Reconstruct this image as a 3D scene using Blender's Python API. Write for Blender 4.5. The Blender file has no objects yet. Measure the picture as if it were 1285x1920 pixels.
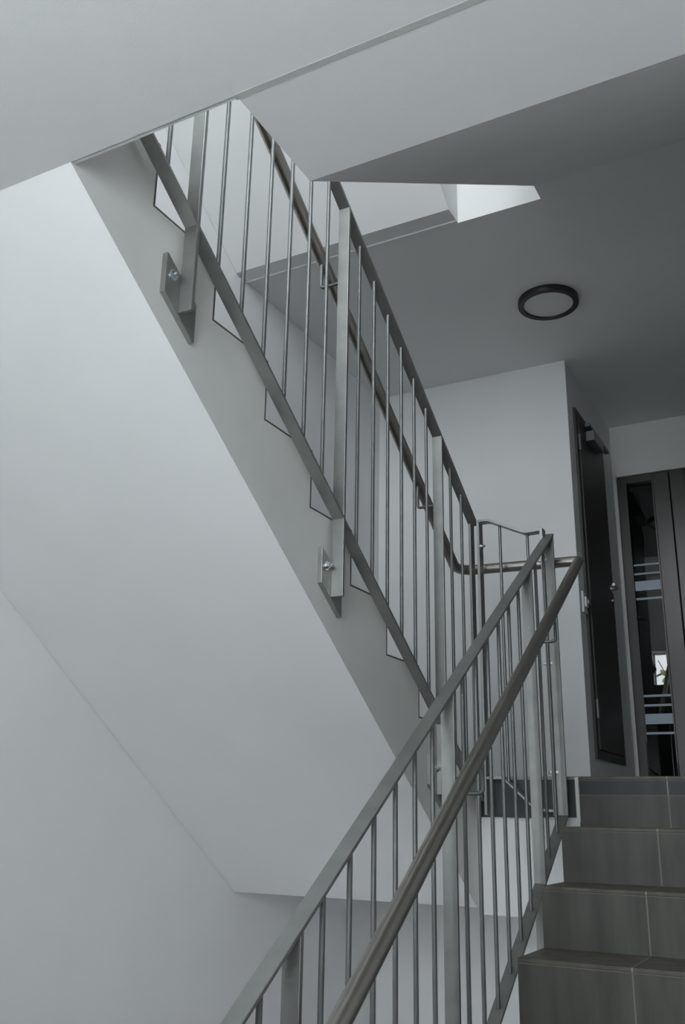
import bpy, bmesh, math, random
from mathutils import Vector, Matrix
random.seed(4)
scn = bpy.context.scene
COL = scn.collection

# ------------------------------------------------------------------ camera
CX, CY, CZ = 0.9439, -3.6522, -0.1593
YAW, PIT, ROL = math.radians(28.5207), math.radians(18.1175), math.radians(1.05468)
fw = Vector((-math.sin(YAW)*math.cos(PIT), math.cos(YAW)*math.cos(PIT), math.sin(PIT)))
rt = fw.cross(Vector((0, 0, 1))).normalized()
up = rt.cross(fw)
r2 = math.cos(ROL)*rt + math.sin(ROL)*up
u2 = -math.sin(ROL)*rt + math.cos(ROL)*up
cam = bpy.data.cameras.new('camera')
cam.sensor_fit = 'VERTICAL'; cam.sensor_height = 36.0; cam.sensor_width = 24.0
cam.lens = 1743.296*36.0/1920.0
cam.clip_start = 0.02
co = bpy.data.objects.new('camera', cam); COL.objects.link(co)
co.matrix_world = Matrix(((r2.x, u2.x, -fw.x, CX), (r2.y, u2.y, -fw.y, CY), (r2.z, u2.z, -fw.z, CZ), (0, 0, 0, 1)))
scn.camera = co

# ------------------------------------------------------------------ sky, exposure
W = bpy.data.worlds.new('overcast_sky'); scn.world = W; W.use_nodes = True
nt = W.node_tree; nt.nodes.clear()
out = nt.nodes.new('ShaderNodeOutputWorld'); bg = nt.nodes.new('ShaderNodeBackground')
tc = nt.nodes.new('ShaderNodeTexCoord'); sx = nt.nodes.new('ShaderNodeSeparateXYZ')
rmp = nt.nodes.new('ShaderNodeValToRGB')
nt.links.new(tc.outputs['Generated'], sx.inputs[0]); nt.links.new(sx.outputs['Z'], rmp.inputs[0])
rmp.color_ramp.elements[0].position = 0.0; rmp.color_ramp.elements[0].color = (0.905, 0.93, 0.985, 1)
rmp.color_ramp.elements[1].position = 0.7; rmp.color_ramp.elements[1].color = (0.915, 0.94, 0.985, 1)
nt.links.new(rmp.outputs[0], bg.inputs[0]); bg.inputs[1].default_value = 12.0
nt.links.new(bg.outputs[0], out.inputs[0])
scn.view_settings.view_transform = 'Standard'; scn.view_settings.look = 'None'
scn.view_settings.gamma = 1.0; scn.view_settings.use_curve_mapping = False
scn.view_settings.exposure = 0.0

def portal(name, x0, x1, z0, z1, y):
    l = bpy.data.lights.new(name, 'AREA'); l.shape = 'RECTANGLE'; l.size = x1-x0; l.size_y = z1-z0
    l.cycles.is_portal = True
    o = bpy.data.objects.new(name, l); COL.objects.link(o)
    o.location = ((x0+x1)/2, y, (z0+z1)/2); o.rotation_euler = (math.pi/2, 0, 0)

# the stairwell windows: (x0, x1, z0, z1)
WIN = [(-0.70, 1.05, -0.05, 1.16), (-0.56, 1.10, 1.70, 4.22), (-1.01, -0.62, 1.68, 2.39), (-1.28, 0.85, -4.4, -2.4)]
FRONT = -4.10
for i, w in enumerate(WIN[:3]):
    portal('window_daylight', w[0], w[1], w[2], w[3], FRONT-0.26)

# ------------------------------------------------------------------ materials
def mat(name, col, rough=0.6, metal=0.0, noise=None, bump=None, spec=None, coat=0):
    m = bpy.data.materials.new(name); m.use_nodes = True
    n = m.node_tree; b = n.nodes['Principled BSDF']
    b.inputs['Base Color'].default_value = (*col, 1); b.inputs['Roughness'].default_value = rough
    b.inputs['Metallic'].default_value = metal
    if spec is not None: b.inputs['Specular IOR Level'].default_value = spec
    if coat: b.inputs['Coat Weight'].default_value = coat
    t = n.nodes.new('ShaderNodeTexCoord')
    if noise:
        sc, amt, stretch = noise
        mp = n.nodes.new('ShaderNodeMapping'); mp.inputs['Scale'].default_value = stretch
        nz = n.nodes.new('ShaderNodeTexNoise'); nz.inputs['Scale'].default_value = sc
        nz.inputs['Detail'].default_value = 5
        mr = n.nodes.new('ShaderNodeMapRange')
        mr.inputs[1].default_value = .3; mr.inputs[2].default_value = .7
        mr.inputs[3].default_value = 1-amt; mr.inputs[4].default_value = 1+amt
        mx = n.nodes.new('ShaderNodeMix'); mx.data_type = 'RGBA'; mx.blend_type = 'MULTIPLY'
        mx.inputs[0].default_value = 1.0; mx.inputs[6].default_value = (*col, 1)
        n.links.new(t.outputs['Object'], mp.inputs[0]); n.links.new(mp.outputs[0], nz.inputs[0])
        n.links.new(nz.outputs[0], mr.inputs[0]); n.links.new(mr.outputs[0], mx.inputs[7])
        n.links.new(mx.outputs[2], b.inputs['Base Color'])
    if bump:
        sc, st = bump
        nb = n.nodes.new('ShaderNodeTexNoise'); nb.inputs['Scale'].default_value = sc
        bp = n.nodes.new('ShaderNodeBump'); bp.inputs['Strength'].default_value = st
        bp.inputs['Distance'].default_value = 0.002
        n.links.new(t.outputs['Object'], nb.inputs[0]); n.links.new(nb.outputs[0], bp.inputs['Height'])
        n.links.new(bp.outputs[0], b.inputs['Normal'])
    return m

PAINT = mat('white_wall_paint', (0.80, 0.805, 0.805), 0.85, noise=(3, .015, (1, 1, 1)), bump=(260, .12), spec=.2)
PLASTER = mat('stringer_plaster', (0.79, 0.79, 0.765), 0.9, noise=(6, .03, (1, 1, 1)), bump=(240, .25), spec=.2)
STEEL = mat('galvanised_flat_steel', (0.36, 0.37, 0.355), 0.47, 0.90, noise=(14, .10, (1, 1, 1)))
ROD = mat('galvanised_round_bar', (0.25, 0.255, 0.255), 0.5, 0.9, noise=(20, .08, (1, 1, 1)))
TUBE = mat('brushed_stainless_tube', (0.42, 0.40, 0.37), 0.34, 1.0, noise=(70, .02, (1, .06, .06)))
ZINC = mat('bright_zinc_bolt', (0.75, 0.80, 0.82), 0.25, 1.0)
GROUT = mat('light_grout', (0.20, 0.19, 0.17), 0.9, noise=(40, .1, (1, 1, 1)))
DARKSTRIP = mat('anthracite_tile', (0.045, 0.052, 0.056), 0.45, noise=(20, .25, (3, 1, .4)))
BLACK = mat('black_lamp_housing', (0.008, 0.008, 0.008), 0.45)
OPAL = mat('opal_lamp_cover', (0.72, 0.73, 0.73), 0.5)
DOORM = mat('dark_brown_door', (0.040, 0.036, 0.032), 0.5, noise=(10, .2, (4, 4, .3)))
FRAME = mat('dark_bronze_aluminium', (0.085, 0.082, 0.080), 0.28, 0.3)
CHROME = mat('satin_door_hardware', (0.45, 0.43, 0.42), 0.3, 1.0)
CLOSER = mat('grey_door_closer', (0.20, 0.20, 0.21), 0.4, 0.6)
WHITEP = mat('white_plastic', (0.72, 0.74, 0.74), 0.4)
FROST = mat('frosted_film', (0.50, 0.58, 0.66), 0.8)
WFRAME = mat('white_window_frame', (0.75, 0.75, 0.74), 0.4)
BARK = mat('bare_tree_bark', (0.09, 0.065, 0.05), 0.9, noise=(8, .3, (1, 1, 1)))
YELLOW = mat('pale_yellow_film', (0.85, 0.78, 0.50), 0.7)
BOUNCE_YARD = mat('bright_bounce_yard', (0.72, 0.72, 0.72), 0.95, noise=(2, .2, (1, 1, 1)))  # invented pale surface on the unseen yard, bounces daylight up onto the soffits

def tile_mat(name, col, grout, jx=0.3215-(1.16-.007)/2, px=0.6, jy=None, py=None):
    """stone-look tile, vertical cloudy streaks, light joints at x = jx + n*px (and y = jy + n*py)"""
    m = mat(name, col, 0.55, noise=(9, .26, (2.2, 2.2, .35)), bump=(180, .1))
    n = m.node_tree; b = n.nodes['Principled BSDF']
    src = b.inputs['Base Color'].links[0].from_socket
    t = n.nodes.new('ShaderNodeTexCoord'); s = n.nodes.new('ShaderNodeSeparateXYZ')
    n.links.new(t.outputs['Object'], s.inputs[0])
    def joint(sock, j, p):
        a = n.nodes.new('ShaderNodeMath'); a.operation = 'SUBTRACT'; a.inputs[1].default_value = j-p/2
        w = n.nodes.new('ShaderNodeMath'); w.operation = 'WRAP'; w.inputs[1].default_value = 0; w.inputs[2].default_value = p
        c = n.nodes.new('ShaderNodeMath'); c.operation = 'SUBTRACT'; c.inputs[1].default_value = p/2
        d = n.nodes.new('ShaderNodeMath'); d.operation = 'ABSOLUTE'
        e = n.nodes.new('ShaderNodeMath'); e.operation = 'LESS_THAN'; e.inputs[1].default_value = 0.0024
        n.links.new(sock, a.inputs[0]); n.links.new(a.outputs[0], w.inputs[0]); n.links.new(w.outputs[0], c.inputs[0])
        n.links.new(c.outputs[0], d.inputs[0]); n.links.new(d.outputs[0], e.inputs[0])
        return e.outputs[0]
    fac = joint(s.outputs['X'], jx, px)
    if py:
        g = n.nodes.new('ShaderNodeMath'); g.operation = 'MAXIMUM'
        n.links.new(fac, g.inputs[0]); n.links.new(joint(s.outputs['Y'], jy, py), g.inputs[1]); fac = g.outputs[0]
    mx = n.nodes.new('ShaderNodeMix'); mx.data_type = 'RGBA'
    n.links.new(fac, mx.inputs[0]); n.links.new(src, mx.inputs[6]); mx.inputs[7].default_value = (*grout, 1)
    n.links.new(mx.outputs[2], b.inputs['Base Color'])
    return m
TILE = tile_mat('grey_stone_tile', (0.090, 0.087, 0.078), (0.20, 0.19, 0.17))
TREAD = tile_mat('grey_tread_tile', (0.120, 0.110, 0.092), (0.30, 0.28, 0.25))
STRIPT = tile_mat('anthracite_strip_tile', (0.045, 0.052, 0.056), (0.30, 0.30, 0.28))
FLOORT = tile_mat('grey_floor_tile', (0.32, 0.315, 0.305), (0.30, 0.29, 0.27), py=0.6, jy=-.1)

def glass_mat(name, tint=(1, 1, 1), ior=1.6):
    m = bpy.data.materials.new(name); m.use_nodes = True; n = m.node_tree; n.nodes.clear()
    o = n.nodes.new('ShaderNodeOutputMaterial'); mx = n.nodes.new('ShaderNodeMixShader')
    tr = n.nodes.new('ShaderNodeBsdfTransparent'); tr.inputs[0].default_value = (*tint, 1)
    gl = n.nodes.new('ShaderNodeBsdfGlossy'); gl.inputs['Roughness'].default_value = 0.0
    fr = n.nodes.new('ShaderNodeFresnel'); fr.inputs[0].default_value = ior
    n.links.new(fr.outputs[0], mx.inputs[0]); n.links.new(tr.outputs[0], mx.inputs[1]); n.links.new(gl.outputs[0], mx.inputs[2])
    n.links.new(mx.outputs[0], o.inputs[0]); return m
GLASS = glass_mat('clear_window_glass', (.95, .97, .96), 1.3)
DGLASS = glass_mat('dark_door_glass', (.35, .37, .38), 1.75)

# ------------------------------------------------------------------ helpers
def link(name, bm, m, parent=None, smooth=False, bevel=0.0):
    bmesh.ops.recalc_face_normals(bm, faces=bm.faces)
    me = bpy.data.meshes.new(name); bm.to_mesh(me); bm.free()
    if smooth:
        for p in me.polygons: p.use_smooth = True
    o = bpy.data.objects.new(name, me); COL.objects.link(o); me.materials.append(m)
    if parent is not None:
        o.parent = parent; o.matrix_parent_inverse = Matrix.Translation(parent.matrix_world.translation).inverted() if False else Matrix.Identity(4)
    if bevel:
        b = o.modifiers.new('bevel', 'BEVEL'); b.width = bevel; b.segments = 2; b.limit_method = 'ANGLE'
        b.harden_normals = False
    return o
def thing(name, label, cat, loc=(0, 0, 0), group=None, kind=None):
    o = bpy.data.objects.new(name, None); COL.objects.link(o); o.empty_display_size = .1
    o.location = loc
    if kind: o['kind'] = kind
    if label: o['label'] = label
    if cat: o['category'] = cat
    if group: o['group'] = group
    return o
def struct(o): o['kind'] = 'structure'; return o
def sub(bm, base):
    """shift a mesh built in world coordinates into the frame of a thing standing at base"""
    bmesh.ops.translate(bm, verts=bm.verts, vec=-Vector(base)); return bm
def box(x0, x1, y0, y1, z0, z1, bm=None):
    bm = bm or bmesh.new()
    v = [bm.verts.new(p) for p in [(x0, y0, z0), (x1, y0, z0), (x1, y1, z0), (x0, y1, z0), (x0, y0, z1), (x1, y0, z1), (x1, y1, z1), (x0, y1, z1)]]
    for f in [(0, 3, 2, 1), (4, 5, 6, 7), (0, 1, 5, 4), (1, 2, 6, 5), (2, 3, 7, 6), (3, 0, 4, 7)]: bm.faces.new([v[i] for i in f])
    return bm
def prism_yz(pts, x0, x1, bm=None):
    bm = bm or bmesh.new()
    a = [bm.verts.new((x0, y, z)) for y, z in pts]; b = [bm.verts.new((x1, y, z)) for y, z in pts]
    bm.faces.new(a); bm.faces.new(b[::-1]); n = len(pts)
    for i in range(n): bm.faces.new([a[i], a[(i+1) % n], b[(i+1) % n], b[i]])
    return bm
def prism_xz(pts, y0, y1, bm=None):
    bm = bm or bmesh.new()
    a = [bm.verts.new((x, y0, z)) for x, z in pts]; b = [bm.verts.new((x, y1, z)) for x, z in pts]
    bm.faces.new(a); bm.faces.new(b[::-1]); n = len(pts)
    for i in range(n): bm.faces.new([a[i], a[(i+1) % n], b[(i+1) % n], b[i]])
    return bm
def tube(pts, r, seg=16, bm=None, cap=True):
    bm = bm or bmesh.new(); pts = [Vector(p) for p in pts]; rings = []
    t0 = (pts[1]-pts[0]).normalized()
    ref = Vector((1, 0, 0)) if abs(t0.x) < .8 else Vector((0, 0, 1))
    nrm = (ref-ref.dot(t0)*t0).normalized()
    for i, p in enumerate(pts):
        a = (pts[i]-pts[i-1]).normalized() if i else (pts[1]-pts[0]).normalized()
        b = (pts[i+1]-pts[i]).normalized() if i < len(pts)-1 else a
        t = (a+b).normalized(); k = 1/max(.5, t.dot(a))
        nrm = (nrm-nrm.dot(a)*a).normalized(); bn = a.cross(nrm)
        ring = []
        for j in range(seg):
            an = 2*math.pi*j/seg; d = nrm*math.cos(an)+bn*math.sin(an)
            # project ring onto the mitre plane along a
            q = p+d*r; q = q-a*((q-p).dot(t)/a.dot(t))
            ring.append(bm.verts.new(q))
        rings.append(ring)
        nrm = (nrm-nrm.dot(b)*b).normalized()
    for i in range(len(rings)-1):
        for j in range(seg): bm.faces.new([rings[i][j], rings[i][(j+1) % seg], rings[i+1][(j+1) % seg], rings[i+1][j]])
    if cap: bm.faces.new(rings[0]); bm.faces.new(rings[-1])
    return bm
def fillet(p0, p1, p2, r, n=6):
    p0, p1, p2 = map(Vector, (p0, p1, p2)); a = (p0-p1).normalized(); b = (p2-p1).normalized()
    ang = a.angle(b); d = r/math.tan(ang/2); s = p1+a*d; e = p1+b*d
    c = p1+(a+b).normalized()*(r/math.sin(ang/2)); res = []
    v0 = s-c; v1 = e-c; th = v0.angle(v1)
    for i in range(n+1):
        t = i/n; res.append(c+(v0*math.sin((1-t)*th)+v1*math.sin(t*th))/math.sin(th))
    return res
def autosmooth(o, ang=40):
    me = o.data
    for p in me.polygons: p.use_smooth = True
    me.set_sharp_from_angle(angle=math.radians(ang))
    return o
def bolt_x(x, y, z, parent, base, r=.0095, d=1):
    """hex bolt with washer, head towards +x (d=1) or -x (d=-1)"""
    bm = bmesh.new()
    tube([(x, y, z), (x+d*.0018, y, z)], r*1.5, 20, bm)
    tube([(x+d*.0018, y, z), (x+d*.009, y, z)], r, 6, bm)
    tube([(x+d*.009, y, z), (x+d*.016, y, z)], r*.55, 12, bm)
    return link('bolt', sub(bm, base), ZINC, parent)

# ------------------------------------------------------------------ key dimensions
H = 0.18; G = 0.26495; S = H/G
XL, XR = -1.51, 1.16          # side walls
GAP = -0.40                   # stringer face of the left flight
TH = 0.012                    # tile thickness
BACK = 1.345; RECX = -0.285; RECY = 2.48
ZH = 1.188                    # soffit of the half landing overhead
ZC = 2.447                    # ceiling over the landing
TOP = 6.2; BOT = -3.6

# ------------------------------------------------------------------ walls
struct(link('wall_left', box(XL-.25, XL, FRONT-.25, RECY+2, BOT, TOP), PAINT))
struct(link('wall_right', box(XR, XR+.25, FRONT-.25, RECY+2, BOT, TOP), PAINT))
bm = box(XL, RECX, BACK, RECY+.25, BOT, -.507)
box(XL, RECX, BACK, RECY+.25, 0, 2.447, bm); box(XL, RECX, BACK, RECY+.25, 3.06, TOP, bm)
struct(link('wall_back', bm, PAINT))
# recess back wall with the opening for the glazed doors
bm = box(RECX, XR, RECY, RECY+.25, 2.107, ZC); box(1.05, XR, RECY, RECY+.25, 0, 2.107, bm)
box(RECX, XR, RECY, RECY+.25, 3.06, TOP, bm); box(RECX, XR, RECY, RECY+.25, BOT, -.507, bm)
box(RECX, -.269, RECY, RECY+.25, 0, 2.107, bm)
struct(link('wall_recess', bm, PAINT))
# unlit hall behind the doors
bm = box(RECX-.3, XR, RECY+2, RECY+2.2, -.3, 3); box(RECX-.3, RECX-.02, RECY+.25, RECY+2, -.3, 3, bm)
struct(link('wall_hall', bm, PAINT))
# wall behind the camera with its window openings
bm = bmesh.new()
gx = sorted({XL, XR} | {w[0] for w in WIN} | {w[1] for w in WIN}); gz = sorted({BOT-1.2, TOP} | {w[2] for w in WIN} | {w[3] for w in WIN})
for xa, xb in zip(gx, gx[1:]):
    for za, zb in zip(gz, gz[1:]):
        xm, zm = (xa+xb)/2, (za+zb)/2
        if not any(w[0] < xm < w[1] and w[2] < zm < w[3] for w in WIN): box(xa, xb, FRONT-.25, FRONT, za, zb, bm)
bmesh.ops.remove_doubles(bm, verts=bm.verts, dist=1e-5)
struct(link('wall_front', bm, PAINT))
struct(link('ceiling_roof', box(XL-.25, XR+.25, FRONT-.25, RECY+2, TOP, TOP+.2), PAINT)).name = 'ceiling'

for i, (a, b, c, d) in enumerate(WIN):
    w = thing('window_%d' % (i+1), None, None, kind='structure')
    y = FRONT-.18; bm = bmesh.new(); t = .05 if b-a > 1 else .012
    box(a, a+t, y-.03, y+.03, c, d, bm); box(b-t, b, y-.03, y+.03, c, d, bm)
    box(a+t, b-t, y-.03, y+.03, c, c+t, bm); box(a+t, b-t, y-.03, y+.03, d-t, d, bm)
    if b-a > 1: box((a+b)/2-.03, (a+b)/2+.03, y-.03, y+.03, c+t, d-t, bm)
    link('window_frame', bm, WFRAME, w)
    link('window_pane', box(a+t, b-t, y-.003, y+.003, c+t, d-t), GLASS, w)
    link('window_sill', box(a-.02, b+.02, FRONT-.15, FRONT+.02, c-.025, c, None), WFRAME, w)

# ------------------------------------------------------------------ floors, landings, ceilings
L = thing('floor', None, None, kind='structure')      # the landing reached by the tiled flight
bm = box(GAP, XR, .003, BACK, -.507, -TH); box(XL, GAP, .0, BACK, -.475, -TH, bm); box(XL, XR, BACK, RECY+2, -.507, -TH, bm)
link('landing_slab', bm, PAINT, L)
bm = box(.0, XR, .012, BACK, -TH, 0); box(XL, 0, -.002, BACK, -TH, 0, bm); box(RECX, XR, BACK, RECY+2, -TH, 0, bm)
link('floor_tiling', bm, FLOORT, L)
bm = bmesh.new()
xs = [GAP, -.37, -.33, -.27, -.2, -.16, -.11, -.05, -.013]; prev = -.150
pts = [(GAP, -TH)]+[(x, -.150+random.uniform(-.0035, .0025)) for x in xs]+[(-.013, -TH)]
link('fascia_tile', prism_xz(pts, -.009, .003), DARKSTRIP, L)
link('edge_profile', box(-.013, .0, -.011, .003, -.165, -.003), PLASTER, L)
struct(link('floor_half_landing', box(XL, XR, FRONT, -2.12, -2.05, -1.62), FLOORT)).name = 'floor.001'
struct(link('floor_lower', box(XL-.25, XR+.25, -2.12, RECY+2, -3.7, -3.24), FLOORT)).name = 'floor.002'
struct(link('floor_pit', box(XL-.25, XR+.25, FRONT-.25, -2.12, -4.9, -4.7), FLOORT)).name = 'floor.003'
# half landing overhead and the landing above
bm = box(XL, XR, FRONT, -2.452, ZH, 1.60); box(.0348, XR, -2.452, -2.4412, ZH+.0002, 1.60, bm); box(XL, .0348, -2.452, -2.44, ZH+.003, 1.60, bm)
struct(link('ceiling_h', bm, PAINT)).name = 'ceiling.001'
struct(link('floor_h', box(XL, XR, FRONT, -2.44, 1.60, 1.62), FLOORT)).name = 'floor.004'
struct(link('ceiling_l', box(XL, XR, -.2, RECY+2, ZC, 3.04), PAINT)).name = 'ceiling.002'
struct(link('floor_l', box(XL, XR, -.2, RECY+2, 3.04, 3.06), FLOORT)).name = 'floor.005'
struct(link('ceiling_t', box(XL, XR, FRONT, -2.45, 4.25, 4.68), PAINT)).name = 'ceiling.003'
JOINT = mat('grey_joint_filler', (0.52, 0.52, 0.51), 0.9)
struct(link('trim_2', box(.03, XR, -2.455, -2.4405, ZH-.0007, ZH+.002), JOINT))
# plaster bead along the joint of ceiling and upper flights
struct(link('trim_1', prism_yz([(-.226, ZC), (-.214, ZC), (-.22, ZC-.004)], XL, -.355), PAINT))

# ------------------------------------------------------------------ flights
def flight(label, x0, x1, y0, z0, n, sgn, soffit, tiles=None, name='stair_flight', tx=(0, 0), body=PLASTER, topy=None):
    """n risers climbing from (y0, z0) in direction sgn; soffit: (y, z) points that close the profile from below"""
    t = thing(name, label, 'stairs', ((x0+x1)/2, y0, z0), 'concrete stair flights of the stairwell')
    base = ((x0+x1)/2, y0, z0)
    e = TH if name != 'B' and tiles else 0
    if sgn < 0 and tiles: e = .006
    TH_ = e if tiles else 0
    pts = []
    for k in range(n):
        y = y0+sgn*k*G
        pts += [(y+sgn*e, z0+k*H-(e if k else 0)), (y+sgn*e, z0+(k+1)*H-e)]
    if topy is not None: pts.append((topy, z0+n*H-e))
    link('stair_body', sub(prism_yz(pts+soffit, x0, x1), base), body, t)
    if tiles:
        for k in range(n):
            y = y0+sgn*k*G
            fy = y-sgn*.002
            yb = y+sgn*(G+e+.0) if k < n-1 else (topy if topy is not None else y+sgn*.012)
            a, b = sorted((fy, yb))
            z = z0+(k+1)*H
            link('tread', sub(box(tx[0], tx[1], a, b, z-TH_, z), base), tiles[1], t, bevel=.002)
            a, b = sorted((y, y+sgn*e))
            if tiles[2] and k == n-1:
                link('riser', sub(box(tx[0], tx[1], a, b, z0+k*H, z-.069), base), tiles[0], t)
                link('riser_strip', sub(box(tx[0], tx[1], a, b, z-.066, z-TH_-.003), base), STRIPT, t)
                a2, b2 = sorted((y+sgn*.001, y+sgn*e))
                link('grout_line', sub(box(tx[0], tx[1], a2, b2, z-.069, z-.066), base), GROUT, t)
            else:
                link('riser', sub(box(tx[0], tx[1], a, b, z0+k*H, z-TH_-.003), base), tiles[0], t)
            a2, b2 = sorted((y+sgn*.0005, y+sgn*e))
            link('grout_line', sub(box(tx[0], tx[1], a2, b2, z-TH_-.003, z-TH_), base), GROUT, t)
    return t
# A: tiled flight climbing away from the camera to the landing
ya = -8*G
A = flight('lower tiled stair flight with grey stone treads climbing to the landing, bottom right',
       -.005, XR-.002, ya, -1.62, 9, 1,
       [(0.0+TH, -.507), (-.30, -.507), (ya-.1, -1.62-.27+.05), (ya-.1, -1.62)], (TILE, TREAD, True), tx=(-.004, XR-.002), body=PLASTER)
# B: flight climbing back over the camera's left
B = flight('left stair flight with white underside rising toward the viewer from the landing',
       XL+.002, GAP, -.32, 0, 9, -1, [(-2.4525, 1.56), (-2.4525, ZH), (-.055, -.478), (0, -.478), (0, -TH), (-.332, -TH)],
       (TREAD, TREAD, False), tx=(XL+.002, GAP+.001), body=PLASTER)
# paint the broad underside with the wall paint: a thin skin part
s_ = -(ZH+.478)/(2.4525-.055)
for o in [o for o in B.children if o.name.startswith('stair_body')]:
    o.data.materials.append(PAINT)
    for p in o.data.polygons:
        if p.normal.z < -.5: p.material_index = 1
Cf = flight('white underside of the upper stair flight crossing the top right corner',
       .035, XR-.002, -2.12, 1.62, 8, 1, [(-.2, 3.06), (-.2, ZC), (-.30, ZC), (-2.16, ZH), (-2.441, ZH), (-2.44, 1.62)], None, body=PAINT)
Df = flight('white underside of the highest stair flight seen above the landing ceiling',
       XL+.002, -.355, -.32, 3.06, 9, -1, [(-2.45, 4.5), (-2.45, ZC+S*(2.45-.313)), (-.313, ZC), (-.2, ZC), (-.2, 3.06)], None, body=PAINT)
# steps from the level below up to the half landing the viewer stands on
pts = []
for k in range(9): pts += [(-.32-k*G, -3.24+k*H), (-.32-k*G, -3.24+(k+1)*H)]
struct(link('floor_s', prism_yz(pts+[(-2.45, -1.72), (-2.45, -2.15), (-.55, -3.24)], XL+.002, GAP), PAINT)).name = 'floor.007'

# ------------------------------------------------------------------ railings
PW = .040; PT = .012
def slopebar(x0, x1, ya_, yb_, c, sg, t=.010, yend=None):
    """flat bar lying on the plane z = c + sg*S*y (top face), thickness t below"""
    return prism_yz([(ya_, c+sg*S*ya_), (yb_, c+sg*S*yb_), (yb_, c+sg*S*yb_-t), (ya_, c+sg*S*ya_-t)], x0, x1)

def railing(label, x0, x1, sg, ctop, cbot, posts, bals, ys, face, off, endpost, ztop_end):
    """x0..x1 band of the flat bars; sg slope sign; top and bottom rail plane constants; face: x of the stringer face"""
    xc = (x0+x1)/2; base = (xc, posts[-1], cbot+sg*S*posts[-1])
    t = thing('stair_railing', label, 'railing', base)
    y0, y1 = ys
    o = link('top_rail', sub(slopebar(x0, x1, y0, y1, ctop, sg, .0105), base), STEEL, t, bevel=.0012)
    o = link('bottom_rail', sub(slopebar(x0+.0005, x1-.0005, y0, endpost-.004, cbot, sg, .0105), base), STEEL, t, bevel=.0012)
    for y in posts:
        zt = ctop+sg*S*y-.0105; zb = -.395+sg*S*y+(.037 if sg > 0 else 0)
        p = link('post', sub(prism_yz([(y-PT/2, zb), (y+PT/2, zb), (y+PT/2, zt+sg*S*PT/2), (y-PT/2, zt-sg*S*PT/2)], x0, x1), base), STEEL, t, bevel=.0012)
        # bolted side plate: parallelogram following the pitch
        w = .0635; cc = -.350 if sg < 0 else -.313; hh = .056
        q = [(y-w, -hh), (y-w, hh-.004), (y-w+.006, hh), (y+w, hh), (y+w, -hh+.004), (y+w-.006, -hh)]
        q = [(yy, zz+cc+sg*S*yy) for yy, zz in q]
        a, b = sorted((face, face+off))
        link('mounting_plate', sub(prism_yz(q, a, b), base), STEEL, p, bevel=.0015)
        for d in (-.036, .036):
            yy = y+d; bolt_x(face+off, yy, cc+.02+sg*S*yy, p, base, d=1 if off > 0 else -1)
    for y in bals:
        zt = ctop+sg*S*y-.008; zb = cbot+sg*S*y-.002
        o = link('baluster', sub(tube([(xc, y, zb), (xc, y, zt)], .0061, 14), base), ROD, t, smooth=False)
        autosmooth(o)
    # end post where the railing meets the panel over the gap
    ze = ctop+sg*S*endpost
    bm = box(x0, x1, endpost-PT/2, endpost+PT/2, -.143, ze-.004) if sg > 0 else box(x0+.008, x0+.018, endpost-.020, endpost+.024, -.143, ze-.012)
    link('end_post', sub(bm, base), STEEL, t, bevel=.0012)
    return t
D_ = .1145
# left flight
pb = [-.463-.802*i for i in range(3)]
bb = [-.334, -.218]+[pb[0]-D_*k for k in range(1, 7)]+[pb[1]-D_*k for k in range(1, 7)]+[pb[2]-D_*k for k in range(1, 4)]
RB = railing('steel flat-bar railing with round balusters on the left flight rising toward the viewer',
        -.385, -.345, -1, .976, -.146, pb, bb, (-2.56, -.078), GAP, .0155, -.088, 0)
# right flight
pa = [-.404, -1.200, -1.998]
ba = [-.290, -.176]+[pa[0]-.1137*k for k in range(1, 7)]+[pa[1]-D_*k for k in range(1, 7)]+[pa[2]-.110, pa[2]-.225, pa[2]-.34]
RA = railing('steel flat-bar railing with round balusters beside the tiled flight, lower centre',
        -.064, -.024, 1, .997, -.082, pa, ba, (-2.52, -.075), -.005, -.0195, -.086, 0)

# panel over the gap between the two flights
base = (-.2, -.08, -.1)
GP = thing('gap_railing_panel', 'short kinked steel railing panel bolted between the two stair railings', 'railing', base)
def ribbon(pts, t, y0, y1):
    up_ = [(x, z) for x, z in pts]; lo = [(x, z-t) for x, z in pts][::-1]
    return prism_xz(up_+lo, y0, y1)
y0, y1 = -.108, -.062
link('top_rail', sub(ribbon([(-.341, 1.036), (-.305, 1.037), (-.288, 1.034), (-.145, .966), (-.130, .963), (-.061, .966)], .011, y0, y1), base), STEEL, GP, bevel=.001)
link('bottom_rail', sub(ribbon([(-.330, -.004), (-.265, -.004), (-.140, -.118), (-.073, -.122)], .010, y0, y1), base), STEEL, GP, bevel=.001)
p1 = link('post', sub(box(-.341, -.330, y0, y1-.0, -.145, 1.026), base), STEEL, GP, bevel=.001)
p2 = link('post', sub(box(-.073, -.061, y0, y1-.0, -.145, .955), base), STEEL, GP, bevel=.001)
for x, zt, zb in ((-.247, 1.006, -.024), (-.131, .955, -.12)):
    autosmooth(link('baluster', sub(tube([(x, -.085, zb), (x, -.085, zt)], .0061, 14), base), ROD, GP))
for z in (.925, .52, .09): bolt_x(-.330, -.085, z, p1, base, .0085)
for z in (.835, .42, .012):
    bolt_x(-.073, -.085, z, p2, base, .0085, -1); bolt_x(-.061, -.085, z, p2, base, .0085, 1)

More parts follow.
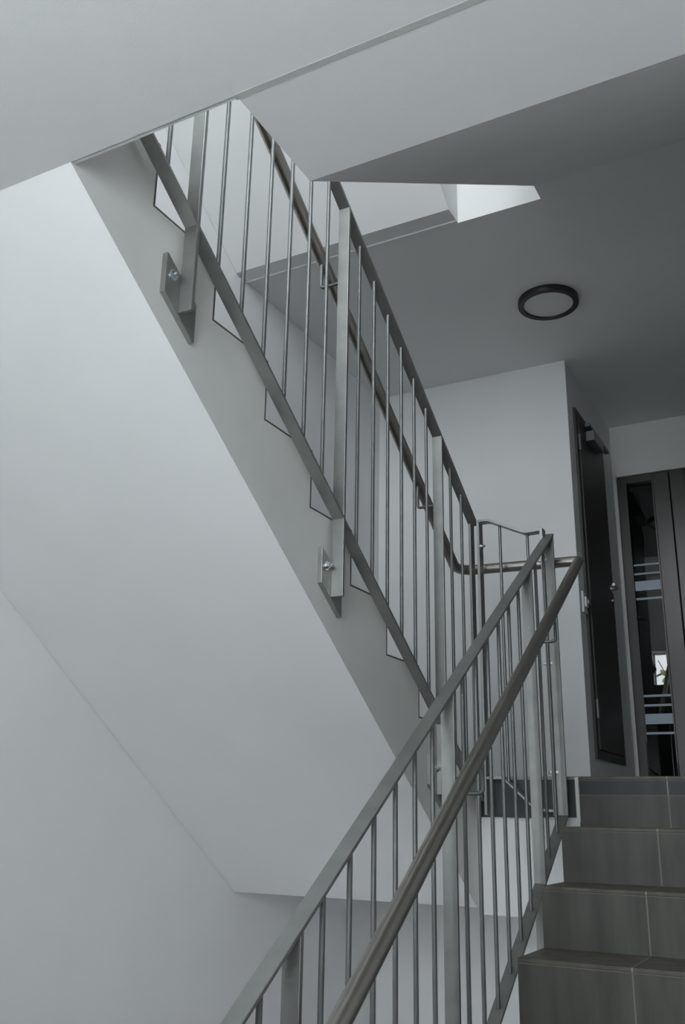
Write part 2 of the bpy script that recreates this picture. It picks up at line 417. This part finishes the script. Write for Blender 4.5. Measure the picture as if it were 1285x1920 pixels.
# ------------------------------------------------------------------ tubular handrail
base = (.05, -1.2, .02)
HR = thing('handrail', 'round brushed steel handrail running up beside the tiled flight and around onto the left flight', 'handrail', base)
R_ = .0212; XA, XB = .052, -.452; CA, CB = .832, .795
zc = .853
pA = (XA, -2.55, CA-2.55*S); pA1 = (XA, .012, CA+.012*S); pB1 = (XB, -.02, zc); yB = (CB-zc)/S
path = [Vector(pA)]
c1 = Vector((XA, .004, zc-.012)); path += fillet(pA, c1, (XB, .004, zc), .012, 4)
c2 = Vector((XB, .004, zc))
path += fillet(c1, c2, (XB, -.5, zc), .055, 6)
c3 = Vector((XB, yB, zc)); path += fillet(c2, c3, (XB, -2.6, CB+2.6*S), .05, 5)
path.append(Vector((XB, -2.62, CB+2.62*S)))
hr = link('rail_tube', sub(tube(path, R_, 28), base), TUBE, HR); autosmooth(hr, 50)
def bracket(xr, xp, y, sg, c):
    z = c+sg*S*y
    p = [Vector((xr, y, z-R_+.002))]+fillet((xr, y, z), (xr, y, z-.112), (xp, y, z-.112), .012, 5)+[Vector((xp, y, z-.112))]
    autosmooth(link('bracket', sub(tube(p, .0058, 12), base), ROD, HR))
for y in pb: bracket(XB, -.385, y, -1, CB)
for y in pa: bracket(XA, -.024, y, 1, CA)

# ------------------------------------------------------------------ ring lamp on the landing ceiling
lc = (-.178, .640, ZC)
lamp = thing('ceiling_lamp', 'round ceiling lamp with black ring and pale unlit cover over the landing', 'lamp', lc)
def lathe(prof, seg=64):
    bm = bmesh.new(); rings = []
    for r, z in prof: rings.append([bm.verts.new((r*math.cos(2*math.pi*i/seg), r*math.sin(2*math.pi*i/seg), z)) for i in range(seg)])
    for a, b in zip(rings, rings[1:]+rings[:1]):
        for i in range(seg): bm.faces.new([a[i], a[(i+1) % seg], b[(i+1) % seg], b[i]])
    return bm
autosmooth(link('ring_housing', lathe([(.156, 0), (.157, -.030), (.154, -.034), (.130, -.034), (.127, -.030), (.127, 0)]), BLACK, lamp))
bm = bmesh.new(); tube([(0, 0, -.001), (0, 0, -.026)], .1272, 48, bm)
link('lamp_cover', bm, OPAL, lamp)

# ------------------------------------------------------------------ door in the side wall of the recess
D1 = thing('door_1', None, None, kind='structure')
X = RECX
y0, y1, z0, z1 = 1.50, 2.13, .185, 2.16
link('door_leaf', box(X-.002, X+.022, y0+.02, y1-.02, z0+.02, z1-.02), DOORM, D1, bevel=.002)
bm = box(X-.002, X+.014, y0-.03, y0+.016, z0-.03, z1+.03); box(X-.002, X+.014, y1-.016, y1+.03, z0-.03, z1+.03, bm)
box(X-.002, X+.014, y0+.016, y1-.016, z1-.016, z1+.03, bm); box(X-.002, X+.014, y0+.016, y1-.016, z0-.03, z0+.016, bm)
link('door_frame', bm, DOORM, D1)
cl = link('door_closer', box(X+.022, X+.075, 1.66, 1.90, 2.04, 2.105), CLOSER, D1, bevel=.004)
link('closer_arm', box(X+.03, X+.060, 1.62, 2.13, 2.118, 2.140), CLOSER, D1, bevel=.002)
for z in (.42, 1.98):
    autosmooth(link('hinge', tube([(X+.02, y0+.012, z-.05), (X+.02, y0+.012, z+.05)], .009, 12), CLOSER, D1))
h = autosmooth(link('door_handle', tube([Vector((X+.02, 2.07, 1.205))]+fillet((X+.02, 2.07, 1.205), (X+.062, 2.07, 1.205), (X+.062, 1.95, 1.205), .012, 4)+[Vector((X+.062, 1.955, 1.205))], .0095, 14), CHROME, D1))
autosmooth(link('escutcheon', tube([(X+.020, 2.07, 1.205), (X+.029, 2.07, 1.205)], .026, 24), CHROME, D1))
autosmooth(link('lock_cylinder', tube([(X+.020, 2.07, 1.130), (X+.034, 2.07, 1.130)], .016, 20), CHROME, D1))

# light switch beside it
sb = (X, 1.415, .99)
sw = thing('wall_switch', 'small white switch box on the recess wall beside the dark door', 'switch', sb)
link('switch_plate', box(0, .012, -.025, .045, -.06, .06), WHITEP, sw, bevel=.003)
link('rocker', box(.012, .024, -.01, .03, -.028, .03), WHITEP, sw, bevel=.003)
link('dark_knob', box(.024, .036, .0, .028, -.012, .012), CLOSER, sw, bevel=.002)

# ------------------------------------------------------------------ glazed double doors at the end of the recess
D2 = thing('door_2', None, None, kind='structure')
Y = RECY
bm = box(-.269, -.262, Y-.004, Y+.1, 0, 2.080); box(-.269, 1.05, Y-.004, Y+.1, 2.078, 2.107, bm)
link('door_reveal', bm, PLASTER, D2)
DYAW = 1.2
def leaf(xa, xb, ga, gb):
    bm = box(xa, ga, Y+.01, Y+.06, 0.01, 2.075); box(gb, xb, Y+.01, Y+.06, 0.01, 2.075, bm)
    box(ga, gb, Y+.01, Y+.06, 2.025, 2.075, bm); box(ga, gb, Y+.01, Y+.06, .01, .10, bm)
    lf = link('door_leaf', bm, FRAME, D2, bevel=.003)
    link('glazing_bead', (lambda b_: (box(ga, ga+.008, Y+.004, Y+.0099, .10, 2.025, b_), box(gb-.008, gb, Y+.004, Y+.0099, .10, 2.025, b_), b_)[-1])(bmesh.new()), FRAME, lf)
    rot = Matrix.Translation(((ga+gb)/2, Y+.032, 1.06)) @ Matrix.Rotation(math.radians(-1.7), 4, 'X') @ Matrix.Rotation(math.radians(DYAW), 4, 'Z') @ Matrix.Translation((-(ga+gb)/2, -Y-.032, -1.06))
    def pane(bm): bmesh.ops.transform(bm, matrix=rot, verts=bm.verts); return bm
    link('door_glass', pane(box(ga, gb, Y+.028, Y+.034, .10, 2.025)), DGLASS, lf)
    for zt, zb in ((1.462, 1.450), (1.401, 1.389), (1.345, 1.281), (1.233, 1.219), (.603, .589), (.544, .530), (.484, .421), (.372, .358)):
        link('frosted_bar', pane(box(ga+.008, gb-.008, Y+.0265, Y+.0279, zb, zt)), FROST, lf)
    return lf
leaf(-.262, .076, -.208, -.026)
l2 = leaf(.082, 1.05, .172, .93)
autosmooth(link('door_handle', tube([Vector((.125, Y+.01, 1.05))]+fillet((.125, Y, 1.05), (.125, Y-.05, 1.05), (.24, Y-.05, 1.05), .012, 4)+[Vector((.24, Y-.05, 1.05))], .009, 14), CHROME, l2))

# ------------------------------------------------------------------ outside the window: ground, bare tree, sticker
struct(link('ground_outside', box(-30, 30, -45, FRONT-.26, -5.2, -4.9), BOUNCE_YARD)).name = 'floor.006'
def tree(x, y, z, hgt):
    bm = bmesh.new()
    def grow(p, d, ln, r, dep):
        q = p+d*ln; mid = p+d*ln*.5+Vector((random.uniform(-1, 1), random.uniform(-1, 1), 0))*ln*.05
        tube([p, mid, q], r, 6, bm)
        if dep == 0: return
        for i in range(3 if dep > 1 else 2):
            nd = (d+Vector((random.uniform(-1, 1), random.uniform(-1, 1), random.uniform(-.3, .6)))*.75).normalized()
            grow(q, nd, ln*random.uniform(.6, .8), r*.6, dep-1)
    grow(Vector((0, 0, 0)), Vector((0, 0, 1)), hgt*.3, .14, 5)
    o = link('bare_tree', bm, BARK); o.location = (x, y, z)
    o['label'] = 'bare winter tree outside, seen reflected in the glazed door'; o['category'] = 'tree'
tree(-3.0, -12.5, -4.9, 12)
nty = YELLOW.node_tree; trl = nty.nodes.new('ShaderNodeBsdfTranslucent'); trl.inputs[0].default_value = (.9, .84, .55, 1)
mxs = nty.nodes.new('ShaderNodeMixShader'); mxs.inputs[0].default_value = .7
nty.links.new(nty.nodes['Principled BSDF'].outputs[0], mxs.inputs[1]); nty.links.new(trl.outputs[0], mxs.inputs[2])
nty.links.new(mxs.outputs[0], nty.nodes['Material Output'].inputs[0])
st = (-0.88, FRONT-.17, 2.08)
bm = bmesh.new()
for sx_, sz_, w_, h_ in ((-1, 1, .06, .09), (1, 1, .06, .09), (-1, -1, .045, .075), (1, -1, .045, .075)):
    pts = [(0, 0)]+[(sx_*w_*a, sz_*h_*b) for a, b in ((.25, .75), (.6, 1.05), (1.0, 1.0), (1.05, .65), (.6, .25))]
    prism_xz(pts if sx_*sz_ > 0 else pts[::-1], 0, .002, bm)
box(-.006, .006, -.001, .003, -.07, .07, bm)
o = link('window_sticker', bm, YELLOW); o.location = st
o['label'] = 'pale yellow butterfly-shaped decoration on the window pane, seen reflected in the glazed door'; o['category'] = 'decoration'
